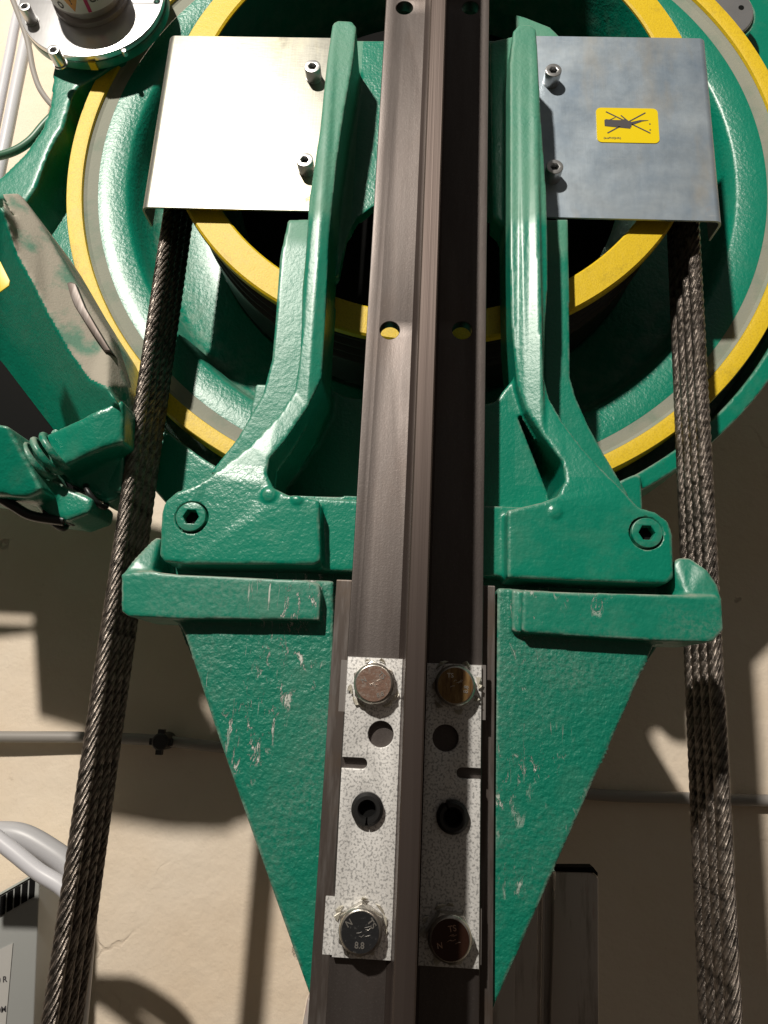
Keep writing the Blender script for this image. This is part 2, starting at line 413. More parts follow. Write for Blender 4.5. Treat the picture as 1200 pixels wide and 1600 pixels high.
CABLE = M('grey_pvc_cable', (.45, .45, .47), .4).m
CABLE_W = M('white_pvc_conduit', (.62, .62, .66), .35).m
CABLE_D = M('dim_grey_cable', (.30, .28, .26), .5).m
CABLE_G = M('green_cable', (.05, .15, .09), .4).m
BOXM = M('grey_enclosure', (.36, .37, .36), .45, .2); BOXM.mixc(BOXM.ramp(BOXM.noise(4, 3), .4, .7, 0, .3), (.22, .23, .22)); BOXM = BOXM.m
LID = M('pale_enclosure_lid', (.58, .62, .58), .4, .2); LID.mixc(LID.ramp(LID.noise(20, 5), .5, .8, 0, .4), (.45, .42, .3)); LID = LID.m
PAPER = M('grey_label_paper', (.45, .44, .42), .7).m
SPARE = M('dull_stored_rail', (.55, .50, .47), .45, .3); SPARE.mixc(SPARE.ramp(SPARE.noise(16, 7, .7, (2.5, 1, .3)), .5, .66, 0, .7), (.07, .04, .015)); SPARE.mixc(SPARE.ramp(SPARE.noise(11, 5, .6, (2.5, 1, .4)), .56, .64, 0, .85), (.35, .04, .015)); SPARE.mixc(SPARE.ramp(SPARE.noise(9, 5, .6, (3, 1, .3)), .60, .70, 0, .6), (.6, .58, .52)); SPARE = SPARE.m

# ------------------------------------------------------------------ the setting: plaster wall
WY = 0.40
bm = bmesh.new(); box(bm, -2.6, 2.6, WY, WY + .08, -1.8, 3.0)
wall = link('wall', mesh(bm, smooth=0), WALL); wall['kind'] = 'structure'

# ------------------------------------------------------------------ axis of the machine
AX = (0.0064, 0.5252)
RY = [.098, .1125, .127, .1415]
RR = .232

# drive sheave with the brake disc on the same shaft
sheave = root('drive_sheave', (AX[0], .2, AX[1]), 'green rotor with a large outer and a small inner yellow ring, turning behind the bracket', 'sheave')
link('inner_ring', lathe([(.2172, .088), (.2172, .0815), (.219, .080), (.2425, .080), (.2442, .0818), (.2442, .0875)], AX), YEL, sheave, 'small yellow front ring of the rope groove wheel')
prof = [(.2438, .0876), (.237, .0885)]
for y in RY: prof += [(.2375, y - .0068), (.2362, y - .0058), (.2262, y - .0022), (.2255, y), (.2262, y + .0022), (.2362, y + .0058), (.2375, y + .0068)]
prof += [(.238, .153), (.236, .156), (.236, .2)]
link('groove_wheel', lathe(prof, AX), RUBBER, sheave, 'dark grooved rim behind the small yellow ring')
link('wheel_bore', lathe([(.2171, .083), (.2165, .086), (.212, .27), (.05, .275)], AX, smooth=60), GREEN, sheave)
bm = bmesh.new(); cyl(bm, (AX[0], AX[1] - .02), .19, .15, .154, 96); link('bore_shade_disc', mesh(bm), BLACK, sheave)  # added black disc standing in for the shade inside the bore
link('outer_ring', lathe([(.3515, .1535), (.3522, .1505), (.356, .1495), (.3665, .149), (.3673, .1502), (.3673, .172)], AX, seg=384), YEL, sheave, 'large yellow ring round the edge of the brake disc')
link('dust_band', lathe([(.3514, .1536), (.3485, .1555), (.338, .1562)], AX, seg=384), DUSTY_GREY, sheave, 'dusty grey band just inside the large yellow ring')
link('brake_disc', lathe([(.3379, .1562), (.311, .1575), (.3075, .160), (.3035, .172), (.296, .205), (.288, .211), (.236, .211)], AX, seg=384, smooth=50), GREEN_SLICK, sheave, 'textured green dish between the two yellow rings')

# ------------------------------------------------------------------ fixed machine housing behind the rotor
housing = root('machine_housing', (AX[0], .26, AX[1] - .41), 'green curved housing rim below the large yellow ring, behind the bracket and ropes', 'machine')
def arc_prism(r0, r1, a0, a1, y0, y1, n=60):
    f = [Vector((AX[0] + r1 * math.cos(a0 + (a1 - a0) * i / n), y0, AX[1] + r1 * math.sin(a0 + (a1 - a0) * i / n))) for i in range(n + 1)]
    f += [Vector((AX[0] + r0 * math.cos(a1 + (a0 - a1) * i / n), y0, AX[1] + r0 * math.sin(a1 + (a0 - a1) * i / n))) for i in range(n + 1)]
    return (f, y1, None)
def rad(d): return math.radians(d)
HY = .158
lug = pts([(966, 752), (990, 741), (1003, 742), (1006, 800), (985, 800), (960, 790)], .15)
lug2 = pts([(225, 650), (250, 663), (300, 703), (333, 731), (350, 760), (330, 800), (262, 790), (240, 765), (225, 745)], HY)
hm = cast([arc_prism(.379, .3945, rad(-100), rad(-8), HY, .24), arc_prism(.379, .3945, rad(-140), rad(-95), HY, .24), (lug, .22, None), (lug2, .24, None)], .002, 4)
link('rim', hm, GREEN, housing)
link('backplate', lathe([(.225, .224), (.392, .224), (.392, .27), (.225, .27), (.225, .224)], AX, seg=160), GREEN, housing)
# right top: bolt-on round cap and dark side casting
cc = P(1118, 28, .175)
bm = bmesh.new(); cyl(bm, (cc.x, cc.z), .0375, .166, .19, 64); link('round_cap', evaluated(mesh(bm), [('BEVEL', dict(width=.0015, segments=2, limit_method='ANGLE'))]), ALU, housing, 'pale metal cap beyond the large ring at the top right')
bm = bmesh.new(); cyl(bm, (cc.x, cc.z), .041, .17, .2, 64); link('cap_collar', mesh(bm), GREEN, housing)
hp = P(1158, 12, .166); bm = bmesh.new(); cyl(bm, (hp.x, hp.z), .003, .1655, .168, 20); link('cap_hole', mesh(bm), BLACK, housing)
link('side_casting', cast([(pts([(1060, -60), (1300, -60), (1300, 420), (1215, 330), (1190, 130)], .2), .27, None)], .003, 3), GREEN, housing)

link('side_casting', cast([(pts([(40, 310), (100, 200), (135, 110), (200, 100), (220, 560), (150, 580), (60, 430)], .262), .31, None)], .003, 3), GREEN, housing)
# ------------------------------------------------------------------ ropes, U-shaped over the sheave
def rope_mesh():
    Rr, ns = .0056, 8; RR = .2355; CX = .0094
    sr = Rr * math.sin(math.pi / ns) / (1 + math.sin(math.pi / ns)) * 1.04; hr = Rr - sr
    pitch = .062; z0 = -.62; zl = AX[1] - z0; arc = math.pi * RR; tot = 2 * zl + arc
    step = .0026; n = int(tot / step); seg = 7
    def frame(s):
        if s < zl: return Vector((CX - RR, 0, z0 + s)), Vector((-1, 0, 0)), Vector((0, 0, 1))
        if s < zl + arc:
            a = math.pi - (s - zl) / RR; o = Vector((math.cos(a), 0, math.sin(a)))
            return Vector((CX, 0, AX[1])) + o * RR, o, Vector((math.sin(a), 0, -math.cos(a)))
        return Vector((CX + RR - .024 * (s - zl - arc), 0, AX[1] - (s - zl - arc))), Vector((1, 0, 0)), Vector((0, 0, -1))
    verts = []; faces = []; uvs = []
    for k in range(ns):
        base = len(verts)
        for i in range(n + 1):
            s = tot * i / n; c, o, t = frame(s); b = t.cross(o)
            ph = 2 * math.pi * (k / ns + s / pitch)
            d = o * math.cos(ph) + b * math.sin(ph); e = -o * math.sin(ph) + b * math.cos(ph)
            tt = (t + e * (2 * math.pi * hr / pitch)).normalized(); q = tt.cross(d)
            ctr = c + d * hr
            for j in range(seg):
                a = 2 * math.pi * j / seg
                verts.append(ctr + (d * math.cos(a) + q * math.sin(a)) * sr)
        for i in range(n):
            for j in range(seg):
                j2 = (j + 1) % seg
                faces.append((base + i * seg + j, base + i * seg + j2, base + (i + 1) * seg + j2, base + (i + 1) * seg + j))
                u0, u1 = j / seg * 9, (j + 1) / seg * 9
                v0, v1 = tot * i / n * 900, tot * (i + 1) / n * 900
                uvs += [(u0, v0), (u1, v0), (u1, v1), (u0, v1)]
    me = bpy.data.meshes.new('rope'); me.from_pydata(verts, [], faces)
    uv = me.uv_layers.new(name='UVMap'); uv.data.foreach_set('uv', [x for p in uvs for x in p])
    me.polygons.foreach_set('use_smooth', [True] * len(me.polygons)); me.materials.append(WIRE); me.update()
    return me
rm = rope_mesh()
rl = ['steel hoist rope nearest the camera, outermost on both sides of the machine', 'second steel hoist rope, just behind the outermost one on both sides',
      'third steel hoist rope counted from the front', 'rearmost steel hoist rope, innermost on both sides of the machine']
for i, y in enumerate(RY):
    o = bpy.data.objects.new('hoist_rope', rm) if i == 0 else o.copy()
    C.objects.link(o); o.location = (-.0008, y, 0); top(o, rl[i], 'rope', 'four steel ropes over the sheave')

# ------------------------------------------------------------------ upper cast bracket
A = .028
left_arm = [(520, 36, 0.0201), (528, 31, 0.0201), (550, 33, 0.0201), (557, 42, 0.0201), (551, 100, 0.0201), (539, 165, 0.0201), (526, 250, 0.0201), (521, 300, 0.0201), (514, 375, 0.0201), (511, 450, 0.0201), (508, 510, 0.0201),
            (503, 590, 0.0189), (480, 637, 0.0152), (445, 688, 0.0108), (421, 716, 0.0077), (417, 741, 0.0065), (427, 762, 0.0052), (450, 773, 0.0040), (499, 781, 0.0040), (501, 876, 0.0040), (490, 882, 0.0040), (290, 881, 0.0040),
            (256, 877, 0.0040), (249, 868, 0.0040), (252, 800, 0.0040), (258, 783, 0.0040), (275, 768, 0.0040), (308, 757, 0.0046), (328, 744, 0.0059), (390, 695, 0.0096), (438, 645, 0.0139), (460, 610, 0.0170), (470, 555, 0.0195),
            (472, 450, 0.0201), (477, 400, 0.0201), (483, 310, 0.0201), (500, 200, 0.0201), (510, 100, 0.0201), (518, 45, 0.0201)]
right_arm = [(802, 48, 0.0201), (811, 38, 0.0201), (829, 38, 0.0201), (838, 46, 0.0201), (840, 75, 0.0201), (845, 175, 0.0201), (854, 300, 0.0201), (856, 375, 0.0201), (856, 450, 0.0201), (852, 510, 0.0201), (850, 590, 0.0189), (858, 622, 0.0176),
             (880, 660, 0.0145), (910, 700, 0.0108), (940, 732, 0.0077), (970, 762, 0.0052), (998, 792, 0.0040), (1025, 800, 0.0040), (1044, 814, 0.0040), (1052, 835, 0.0040), (1053, 903, 0.0040), (1042, 912, 0.0040), (950, 909, 0.0040),
             (793, 902, 0.0040), (793, 797, 0.0040), (848, 784, 0.0040), (872, 775, 0.0052), (884, 750, 0.0071), (880, 722, 0.0090), (850, 682, 0.0127), (822, 640, 0.0170), (808, 600, 0.0201), (799, 500, 0.0201), (797, 400, 0.0201), (797, 100, 0.0201)]
web_top = [(548, 63), (806, 63), (812, 420), (797, 410), (790, 370), (770, 338), (740, 322), (620, 310), (583, 321), (556, 340), (541, 370), (529, 430), (500, 440)]
web_low_l = [(400, 600), (512, 604), (524, 614), (545, 621), (600, 624), (660, 626), (660, 860), (380, 860), (380, 700)]
wall_l = [(508, 560), (503, 592), (480, 640), (445, 690), (421, 718), (417, 742), (428, 764), (450, 775), (640, 780), (640, 805), (430, 803), (395, 775), (390, 735), (420, 690), (455, 640), (480, 590), (480, 560)]
web_low_r = [(640, 626), (756, 631), (774, 627), (788, 608), (803, 590), (805, 640), (857, 772), (860, 810), (640, 806)]
panel = [(480, 777), (880, 795), (880, 903), (480, 890)]
floorp = [(400, 600), (920, 610), (930, 800), (390, 790)]
orib_l = [(450, 342), (486, 342), (486, 560), (470, 640), (345, 748), (328, 738), (370, 685), (410, 615), (425, 560), (430, 500), (437, 400)]
orib_r = [(846, 342), (888, 342), (891, 590), (900, 620), (920, 665), (945, 710), (984, 775), (940, 770), (850, 640)]
rb_low = [(655, 640), (900, 640), (1000, 850), (1000, 900), (655, 890)]
rb_foot = [(300, 800), (480, 810), (680, 815), (680, 890), (300, 880)]
# raised boss dots left by casting
def dot(px, py, y, r): 
    c = P(px, py, y); return [Vector((c.x + r * math.cos(a), y - .0012, c.z + r * math.sin(a))) for a in [i * math.pi / 6 for i in range(12)]]
SL = P(299, 808, .004); SR = P(1010, 833, .004)
def cutter(c, r, y0, y1):
    b = bmesh.new(); cyl(b, (c.x, c.z), r, y0, y1, 48); return mesh(b, smooth=0)
# the pocket floor of the deeper triangular recess is left out of web_low on the right
cm = cast([(pts(left_arm), .076, None), (pts(right_arm), .076, None), (pts(web_top, .066), .076, None), (pts(web_low_l, .105), .12, None), (pts(wall_l, .035), .12, None), (pts(web_low_r, .030), .0755, None), (pts(panel, .02), .073, None),
           (pts(rb_low, .072), .0765, None), (pts(rb_foot, .06), .0765, None), (pts(orib_l, .056), .0745, None), (pts(orib_r, .06), .0745, None),
           (pts([(765, 64), (806, 55), (812, 560), (797, 590), (794, 400), (786, 352), (770, 338)], .047), .072, None),
           (dot(420, 772, .004, .0045), .02, None), (dot(464, 780, .004, .003), .02, None), (dot(868, 800, .004, .0035), .02, None), (pts([(806, 22), (822, 27), (860, 42), (880, 62), (840, 80), (806, 70)], .0748), .079, None)],
          .0013, 3, [cutter(SL, .0112, -.02, .012), cutter(SR, .0112, -.02, .012)])
bracket = root('rail_bracket', (AX[0], .05, P(650, 890, .05).z), 'green cast upper bracket with two tall arms either side of the rail', 'bracket')
zc = P(650, 640, .03).z; xl = P(530, 500, .03).x; xr = P(792, 500, .03).x; zb = P(650, 779, .004).z; xbl = P(506, 800, .004).x; xbr = P(788, 800, .004).x
def which(c):
    if c.y > .001 and c.z > zc:
        return 'arm_l' if c.x < xl else ('arm_r' if c.x > xr else 'web')
    if c.z < zb + .02 and c.x < xbl: return 'block_l'
    if c.z < zb + .02 and c.x > xbr: return 'block_r'
    if c.x < xl - .005 and c.z > zb: return 'arm_l'
    if c.x > xr + .005 and c.z > zb: return 'arm_r'
    return 'web' if c.z > P(650, 480, .05).z else 'lower_web'
for k, m in split(cm, which).items():
    link({'a': 'arm', 'b': 'mounting_block', 'w': 'web', 'l': 'pocket_floor'}[k[0]], m, GREEN_ARM if k[0] == 'a' else GREEN, bracket)
for c in (SL, SR):
    y0 = .0025
    head = curve_plate(circ((c.x, c.z), .0098), [circ((c.x, c.z), .0053, 6)], y0, .011, .0006)
    s = link('socket_screw', head, GREEN, bracket, 'green painted socket screw sunk in the block')
    bm = bmesh.new(); cyl(bm, (c.x, c.z), .0058, .0095, .0112, 24); link('hex_recess', mesh(bm), BLACK, s)

# ------------------------------------------------------------------ lower bracket: back plate, ledges, gussets
lower = root('lower_bracket', (AX[0], .02, P(640, 1600, .012).z), 'scratched green lower bracket with two ledges above triangular gussets', 'bracket')
ledge_l = [(189, 897, .002), (212, 893, .002), (236, 892, .002), (300, 901, .002), (478, 906, .002), (498, 912, .002), (501, 925, .002), (499, 969, .002), (280, 967, .002), (200, 963, .002), (189, 955, .002)]
lip_l = [(189, 900, .003), (210, 872, .007), (236, 845, .014), (246, 838, .016), (252, 842, .017), (252, 900, .017), (235, 896, .005)]
ledge_r = [(817, 922, .002), (950, 927, .002), (1070, 929, .002), (1120, 932, .002), (1129, 942, .002), (1131, 985, .002), (1115, 1003, .002), (1030, 1002, .002), (822, 989, .002), (815, 984, .002)]
lip_r = [(1050, 880, .013), (1062, 871, .012), (1080, 872, .011), (1105, 890, .006), (1122, 915, .006), (1129, 940, .003), (1075, 935, .005), (1050, 930, .013)]
gus_l = [(470, 905), (521, 907), (521, 1000), (514, 1250), (504, 1440), (499, 1585), (493, 1583), (340, 1150), (289, 994), (280, 976), (262, 962), (480, 935)]
gus_r = [(777, 918), (860, 922), (860, 945), (1060, 955), (1030, 985), (1019, 1015), (957, 1155), (870, 1350), (776, 1566), (767, 1590), (770, 1300), (774, 1100)]
step_r = [(800, 921), (812, 922), (812, 990), (800, 985)]
lc = cast([(pts(ledge_l), .055, None), (pts(lip_l), .055, None), (pts(ledge_r), .055, None), (pts(lip_r), .055, None), (pts(gus_l, .012), .026, None), (pts(gus_r, .012), .026, None), (pts(step_r, .007), .02, None), (pts([(252, 862), (1056, 892), (1060, 945), (252, 925)], .036), .06, None)], .0013, 4)
zl_ = P(650, 975, .0).z; 
def wl_(c):
    s = 'l' if c.x < AX[0] else 'r'
    return ('ledge_' if (c.y < .0108 or c.y > .0275 or c.z > zl_ + .03) else 'gusset_') + s
for k, m in split(lc, wl_).items(): link(k[:-2], m, GREEN_SCUFFED if k.startswith('ledge') else GREEN_ROUGH, lower)
link('shadow_block', px_prism([(880, 835), (1040, 840), (1046, 985), (1000, 1050), (880, 1060)], .07, .235, .002), GREEN_ROUGH, lower)  # unseen block added to cast shadow on the wall beside the right gusset
bp = [P(525, 905, .0086), P(776, 915, .0086), P(772, 1300, .0086), P(764, 1700, .0086), P(484, 1700, .0086), P(515, 1250, .0086)]
bm = bmesh.new(); prism(bm, [Vector((-.0445, .0086, bp[0].z)), Vector((.0575, .0086, bp[1].z)), Vector((.0575, .0086, -.32)), Vector((-.0445, .0086, -.32))], .0205)
link('back_plate', evaluated(mesh(bm, smooth=0), [('BEVEL', dict(width=.0008, segments=2))]), MILL, lower)

# ------------------------------------------------------------------ guide rail (T section)
rail = root('guide_rail', (.0075, .004, -.42), 'brown steel T-section guide rail running the full height of the picture', 'rail')
fx0, fx1 = -.034, .049
hl = [(P(609, 516, 0), .0068), (P(722, 516, 0), .0068), (P(632, 12, 0), .0068), (P(735, 12, 0), .0068)]
foot = curve_plate([(fx0, -.42), (fx1, -.42), (fx1, .95), (fx0, .95)], [circ((p.x, p.z), r) for p, r in hl], 0, .0084, .0006)
link('foot', foot, RAIL, rail)
bx = .0070; hw = .0053
prof = [(bx - .0095, .0004), (bx - .0088, -.0010), (bx - .0068, -.0035), (bx - .0058, -.009), (bx - hw, -.016), (bx - hw, -.0672), (bx - hw + .0008, -.068), (bx + hw - .0008, -.068), (bx + hw, -.0672), (bx + hw, -.016), (bx + .0058, -.009), (bx + .0068, -.0035), (bx + .0088, -.0010), (bx + .0095, .0004)]
bm = bmesh.new(); a = [bm.verts.new((x, y, -.419)) for x, y in prof]; b = [bm.verts.new((x, y, .949)) for x, y in prof]
for i in range(len(prof)): j = (i + 1) % len(prof); bm.faces.new((a[i], a[j], b[j], b[i]))
bm.faces.new(a); bm.faces.new(b[::-1])
link('blade', mesh(bm, smooth=25), BLADE, rail)

# ------------------------------------------------------------------ fishplates, bolts, pins
def XZ(px, py, y=-.003): p = P(px, py, y); return (p.x, p.z)
def slot(x0, x1, z, r, right_round):
    n = 12
    if right_round:
        arc = [(x1 - r + r * math.cos(t), z + r * math.sin(t)) for t in [math.pi / 2 - math.pi * i / n for i in range(n + 1)]]
        return [(x0, z + r)] + arc + [(x0, z - r)]
    arc = [(x0 + r + r * math.cos(t), z + r * math.sin(t)) for t in [-math.pi / 2 - math.pi * i / n for i in range(n + 1)]]
    return [(x1, z - r)] + arc + [(x1, z + r)]
def hexbolt(parent, c, y, matface, marks, rot, tilt, lab):
    """c=(x,z) of the head; y = plane it sits on"""
    R = .0133; H = .0095
    bm = bmesh.new(); cyl(bm, c, R, y - H * .8, y, 6, rot=rot); cyl(bm, c, .0106, y - H, y - H * .8, 48, r2=.0121)
    me = evaluated(mesh(bm, smooth=0), [('BEVEL', dict(width=.0004, segments=2, limit_method='ANGLE', angle_limit=rad(25)))]); shade(me, 30)
    b = link('hex_bolt', me, BOLT, parent, lab)
    bm = bmesh.new(); cyl(bm, c, .0102, y - H - .0004, y - H + .0002, 48); link('bolt_face', mesh(bm), matface, b)
    ms = []
    for s, dx, dz, r, sz in marks: ms.append(text_mesh(s, sz, (c[0] + dx, y - H - .0004, c[1] + dz), .0005, r))
    # the scraped maker's sign in the middle
    for k in range(5):
        a = random.uniform(-.5, .5) + rot; x = c[0] + random.uniform(-.0035, .003); z = c[1] + random.uniform(-.002, .0025)
        ms.append(tube([Vector((x, y - H - .0003, z)), Vector((x + .0015 * math.cos(a), y - H - .0005, z + .0014 * math.sin(a))), Vector((x + .003 * math.cos(a), y - H - .0003, z + .0008))], .0002, 5))
    link('head_marking', join(ms), BRIGHT if matface is not BOLT_DARKRED else BOLT_COPPER, b)
    # lacquer flakes round the head
    bm = bmesh.new()
    for k in range(9):
        a = random.uniform(0, 6.28); r0 = R * random.uniform(.98, 1.06)
        p0 = Vector((c[0] + r0 * math.cos(a), y - .0012, c[1] + r0 * math.sin(a)))
        t = Vector((-math.sin(a), 0, math.cos(a))); o_ = Vector((math.cos(a), 0, math.sin(a)))
        w = random.uniform(.0015, .004); h = random.uniform(.001, .0028)
        q = [p0 - t * w, p0 + t * w, p0 + t * w * .4 + o_ * h - Vector((0, random.uniform(.0005, .0025), 0)), p0 - t * w * .5 + o_ * h * .7 - Vector((0, random.uniform(.0, .002), 0))]
        vs = [bm.verts.new(v) for v in q] + [bm.verts.new(v + Vector((0, .0003, 0)) + o_ * .0002) for v in q]
        for f in ((0, 1, 2, 3), (7, 6, 5, 4), (0, 4, 5, 1), (1, 5, 6, 2), (2, 6, 7, 3), (3, 7, 4, 0)): bm.faces.new([vs[i] for i in f])
    link('lacquer_flakes', mesh(bm, smooth=0), SEAL, b)
    return b
def pin(parent, px, py, gap, lab):
    c = XZ(px, py, -.006); n = 40; bm = bmesh.new(); g = .09
    ro, ri, y0, y1 = .0092, .0047, -.0095, .001
    prof = [(ri, y1), (ri, y0 + .0012), (ri + .0008, y0), (ro - .0018, y0), (ro, y0 + .0018), (ro, y1)]
    me = lathe(prof, c, 60, gap + g, gap + 2 * math.pi - g, smooth=40)
    b = link('spring_pin', me, PIN, parent, lab)
    bm = bmesh.new(); cyl(bm, c, .0049, -.0035, -.0028, 24); link('pin_bore', mesh(bm), BLACK, b); return b

fpl = root('fishplate', (*XZ(575, 1496)[:1], -.002, XZ(575, 1496)[1]), 'speckled silver steel plate left of the rail blade, lit brightly', 'plate', 'pair of bolted plates on the rail')
l0, l1, r0, r1 = -.0334, -.0316, .0004, .0003
zt, zb_ = XZ(587, 1028)[1], XZ(565, 1497)[1]
h1 = XZ(595, 1147); s0 = XZ(574, 1193); p1 = XZ(574, 1264)
sl = slot(-.036, s0[0] , s0[1], .0031, True)
out = [(l1, zb_), (r1, zb_), (r0, zt), (l0, zt)]
# outline with the open slot notched into the left edge
out = [(-.0322, zb_), (.0002, zb_), (.0002, zt), (-.0332, zt)] + [(-.0330, s0[1] + .0031)] + slot(-.0330, s0[0], s0[1], .0031, True)[1:-1] + [(-.0330, s0[1] - .0031)]
link('plate', curve_plate(out, [circ(h1, .0076), circ(p1, .0085)], -.0045, -.0002, .0003), GALV, fpl)
bm = bmesh.new()
w = [XZ(541, 1030), XZ(538, 1112)]; box(bm, -.0372, -.012, -.0016, -.0001, XZ(540, 1112)[1], XZ(540, 1031)[1])
link('corner_washer', mesh(bm, smooth=0), STEELBRUSH, fpl)
bm = bmesh.new(); box(bm, -.0378, -.012, -.0016, -.0001, XZ(512, 1493)[1], XZ(515, 1402)[1]); link('corner_washer', mesh(bm, smooth=0), GALV, fpl)
b1 = XZ(584, 1068, -.0125); b3 = XZ(563, 1455, -.0125)
hexbolt(fpl, b1, -.0045, BOLT_COPPER, [('TS', .0045, .0048, -.75, .0042), ('8.8', .0042, -.0062, .35, .0036), ('N', -.0058, .0015, .5, .0040)], .1, 0, 'copper-toned hexagon bolt at the top of the left plate')
hexbolt(fpl, b3, -.0045, BOLT_BLACK, [('N', -.0062, .004, .6, .0046), ('TS', .006, .0045, -.9, .0046), ('8.8', .0, -.0064, 0, .0044)], .0, 0, 'dark-faced hexagon bolt ringed with flaking lacquer at the foot of the left plate')
pin(fpl, 574, 1264, rad(-90), None)

fpr = root('fishplate', (*XZ(700, 1510)[:1], -.002, XZ(700, 1510)[1]), 'brownish steel plate right of the rail blade, mostly in its shadow', 'plate', 'pair of bolted plates on the rail')
zt, zb_ = XZ(710, 1038)[1], XZ(700, 1510)[1]
h2 = XZ(696, 1153); s2 = XZ(713, 1207)
out = [(.0150, zb_), (.0481, zb_)] + [(.0479, s2[1] - .0031)] + slot(s2[0], .0479, s2[1], .0031, False)[1:-1] + [(.0479, s2[1] + .0031)] + [(.0479, zt), (.0150, zt)]
link('plate', curve_plate(out, [circ(h2, .0077), circ(XZ(707, 1276), .0085)], -.0045, -.0002, .0003), GALV, fpr)
bm = bmesh.new(); box(bm, .028, .0508, -.0016, -.0001, XZ(755, 1125)[1], XZ(757, 1039)[1]); link('corner_washer', mesh(bm, smooth=0), STEELBRUSH, fpr)
bm = bmesh.new(); box(bm, .028, .0496, -.0016, -.0001, XZ(748, 1509)[1], XZ(750, 1421)[1]); link('corner_washer', mesh(bm, smooth=0), STEELBRUSH, fpr)
b2 = XZ(711, 1071, -.0125); b4 = XZ(703, 1467, -.0125)
hexbolt(fpr, b2, -.0045, BOLT_RUST, [('TS', -.003, .0055, .0, .0036), ('8.8', .0064, -.002, 1.45, .0036)], .52, 0, 'rusty brown hexagon bolt at the top of the right plate')
hexbolt(fpr, b4, -.0045, BOLT_DARKRED, [('TS', .001, .0055, .2, .0042), ('N', -.0055, -.003, .2, .004)], .45, 0, 'oily dark red hexagon bolt at the foot of the right plate')
pin(fpr, 707, 1276, rad(120), None)

# ------------------------------------------------------------------ zinc rope covers
def cover(name, xo, xi, z0, z1, side, label, mat, group):
    """sheet: front at Y .07, outer flange bent back; open top and bottom"""
    t = .0018; r = .007; yb = .096; y0 = .070; n = 8
    prof = [(xi, y0)]
    sx = side
    for i in range(n + 1):
        a = math.pi / 2 * i / n
        prof.append((xo - sx * r + sx * r * math.sin(a), y0 + r - r * math.cos(a)))
    prof.append((xo, yb))
    inner = [(xi, y0 + t)]
    for i in range(n + 1):
        a = math.pi / 2 * i / n
        inner.append((xo - sx * r + sx * (r - t) * math.sin(a), y0 + r - (r - t) * math.cos(a)))
    inner.append((xo - sx * t, yb))
    loop = prof + inner[::-1]
    rt = root(name, ((xo + xi) / 2, y0, z0), label, 'cover', group)
    bm = bmesh.new(); m = len(loop)
    a = [bm.verts.new((x, y, z0)) for x, y in loop]; b = [bm.verts.new((x, y, z1)) for x, y in loop]
    for i in range(m): j = (i + 1) % m; bm.faces.new((a[i], a[j], b[j], b[i]))
    bmesh.ops.triangulate(bm, faces=[bm.faces.new(a), bm.faces.new(b[::-1])])
    me = mesh(bm, smooth=30)
    link('cover_sheet', me, mat, rt)
    return rt
cl = cover('rope_cover', -.2412, -.085, .3962, .5835, -1, 'bright glaring zinc sheet cover over the ropes on the left, with orange stains', ZINC_BRIGHT, 'pair of sheet rope covers')
cr_ = cover('rope_cover', .2545, .098, .3958, .5895, 1, 'blue-grey zinc sheet cover over the ropes on the right, carrying a yellow sticker', ZINC_GREY, 'pair of sheet rope covers')
def capscrew(parent, px, py, h=.0125, r=.0072, tilt=0):
    c = P(px, py, .070 - h)
    me = curve_plate(circ((c.x, c.z), r), [circ((c.x, c.z), r * .5, 6)], .070 - h, .0698, .0007)
    s = link('cap_screw', me, SOCKET, parent)
    bm = bmesh.new(); cyl(bm, (c.x, c.z), r * .55, .070 - h + .004, .0695, 24); link('hex_recess', mesh(bm), DARKMETAL, s)
    bm = bmesh.new(); cyl(bm, (c.x, c.z), r * 1.02, .0688, .0699, 40); link('washer', mesh(bm), SOCKET, s)
capscrew(cl, 488, 103); capscrew(cl, 476, 249); capscrew(cr_, 865, 109); capscrew(cr_, 867, 260)
# warning sticker on the right cover
SY = .0696
def rr(x0, x1, z0, z1, r, n=6):
    o = []
    for cx, cz, a in ((x1 - r, z1 - r, 0), (x0 + r, z1 - r, 90), (x0 + r, z0 + r, 180), (x1 - r, z0 + r, 270)):
        o += [(cx + r * math.cos(rad(a + 90 * i / n)), cz + r * math.sin(rad(a + 90 * i / n))) for i in range(n + 1)]
    return o
q0 = P(932, 169, SY); q1 = P(1029, 223, SY); q2 = P(932, 223, SY); q3 = P(1029, 169, SY)
sx0, sx1, sz0, sz1 = (q0.x + q2.x) / 2, (q1.x + q3.x) / 2, (q1.z + q2.z) / 2, (q0.z + q3.z) / 2
st = link('warning_sticker', curve_plate(rr(sx0, sx1, sz0, sz1, .0045), [], SY - .0001, SY + .0003), STICK, cr_, 'yellow sticker with a crossed-out dark pictogram')
def spt(u, v): return (sx0 + (sx1 - sx0) * u, sz1 - (sz1 - sz0) * v)   # u right, v down
def bar(a, b, w0, w1=None):
    w1 = w0 if w1 is None else w1
    a = Vector(spt(*a)); b = Vector(spt(*b)); d = (b - a).normalized(); n = Vector((-d.y, d.x))
    return curve_plate([tuple(a + n * w0 / 2), tuple(a - n * w0 / 2), tuple(b - n * w1 / 2), tuple(b + n * w1 / 2)], [], SY - .0003, SY - .00015)
mk = [bar((.16, .12), (.86, .72), .0011), bar((.17, .74), (.80, .13), .0011), bar((.14, .44), (.55, .50), .0075, .0075), bar((.55, .46), (.72, .37), .0035, .002), bar((.72, .37), (.84, .35), .0016, .0003),
      bar((.40, .22), (.52, .40), .001), bar((.19, .38), (.31, .28), .0007), bar((.86, .44), (.86, .47), .0012), bar((.86, .61), (.86, .64), .0012)]
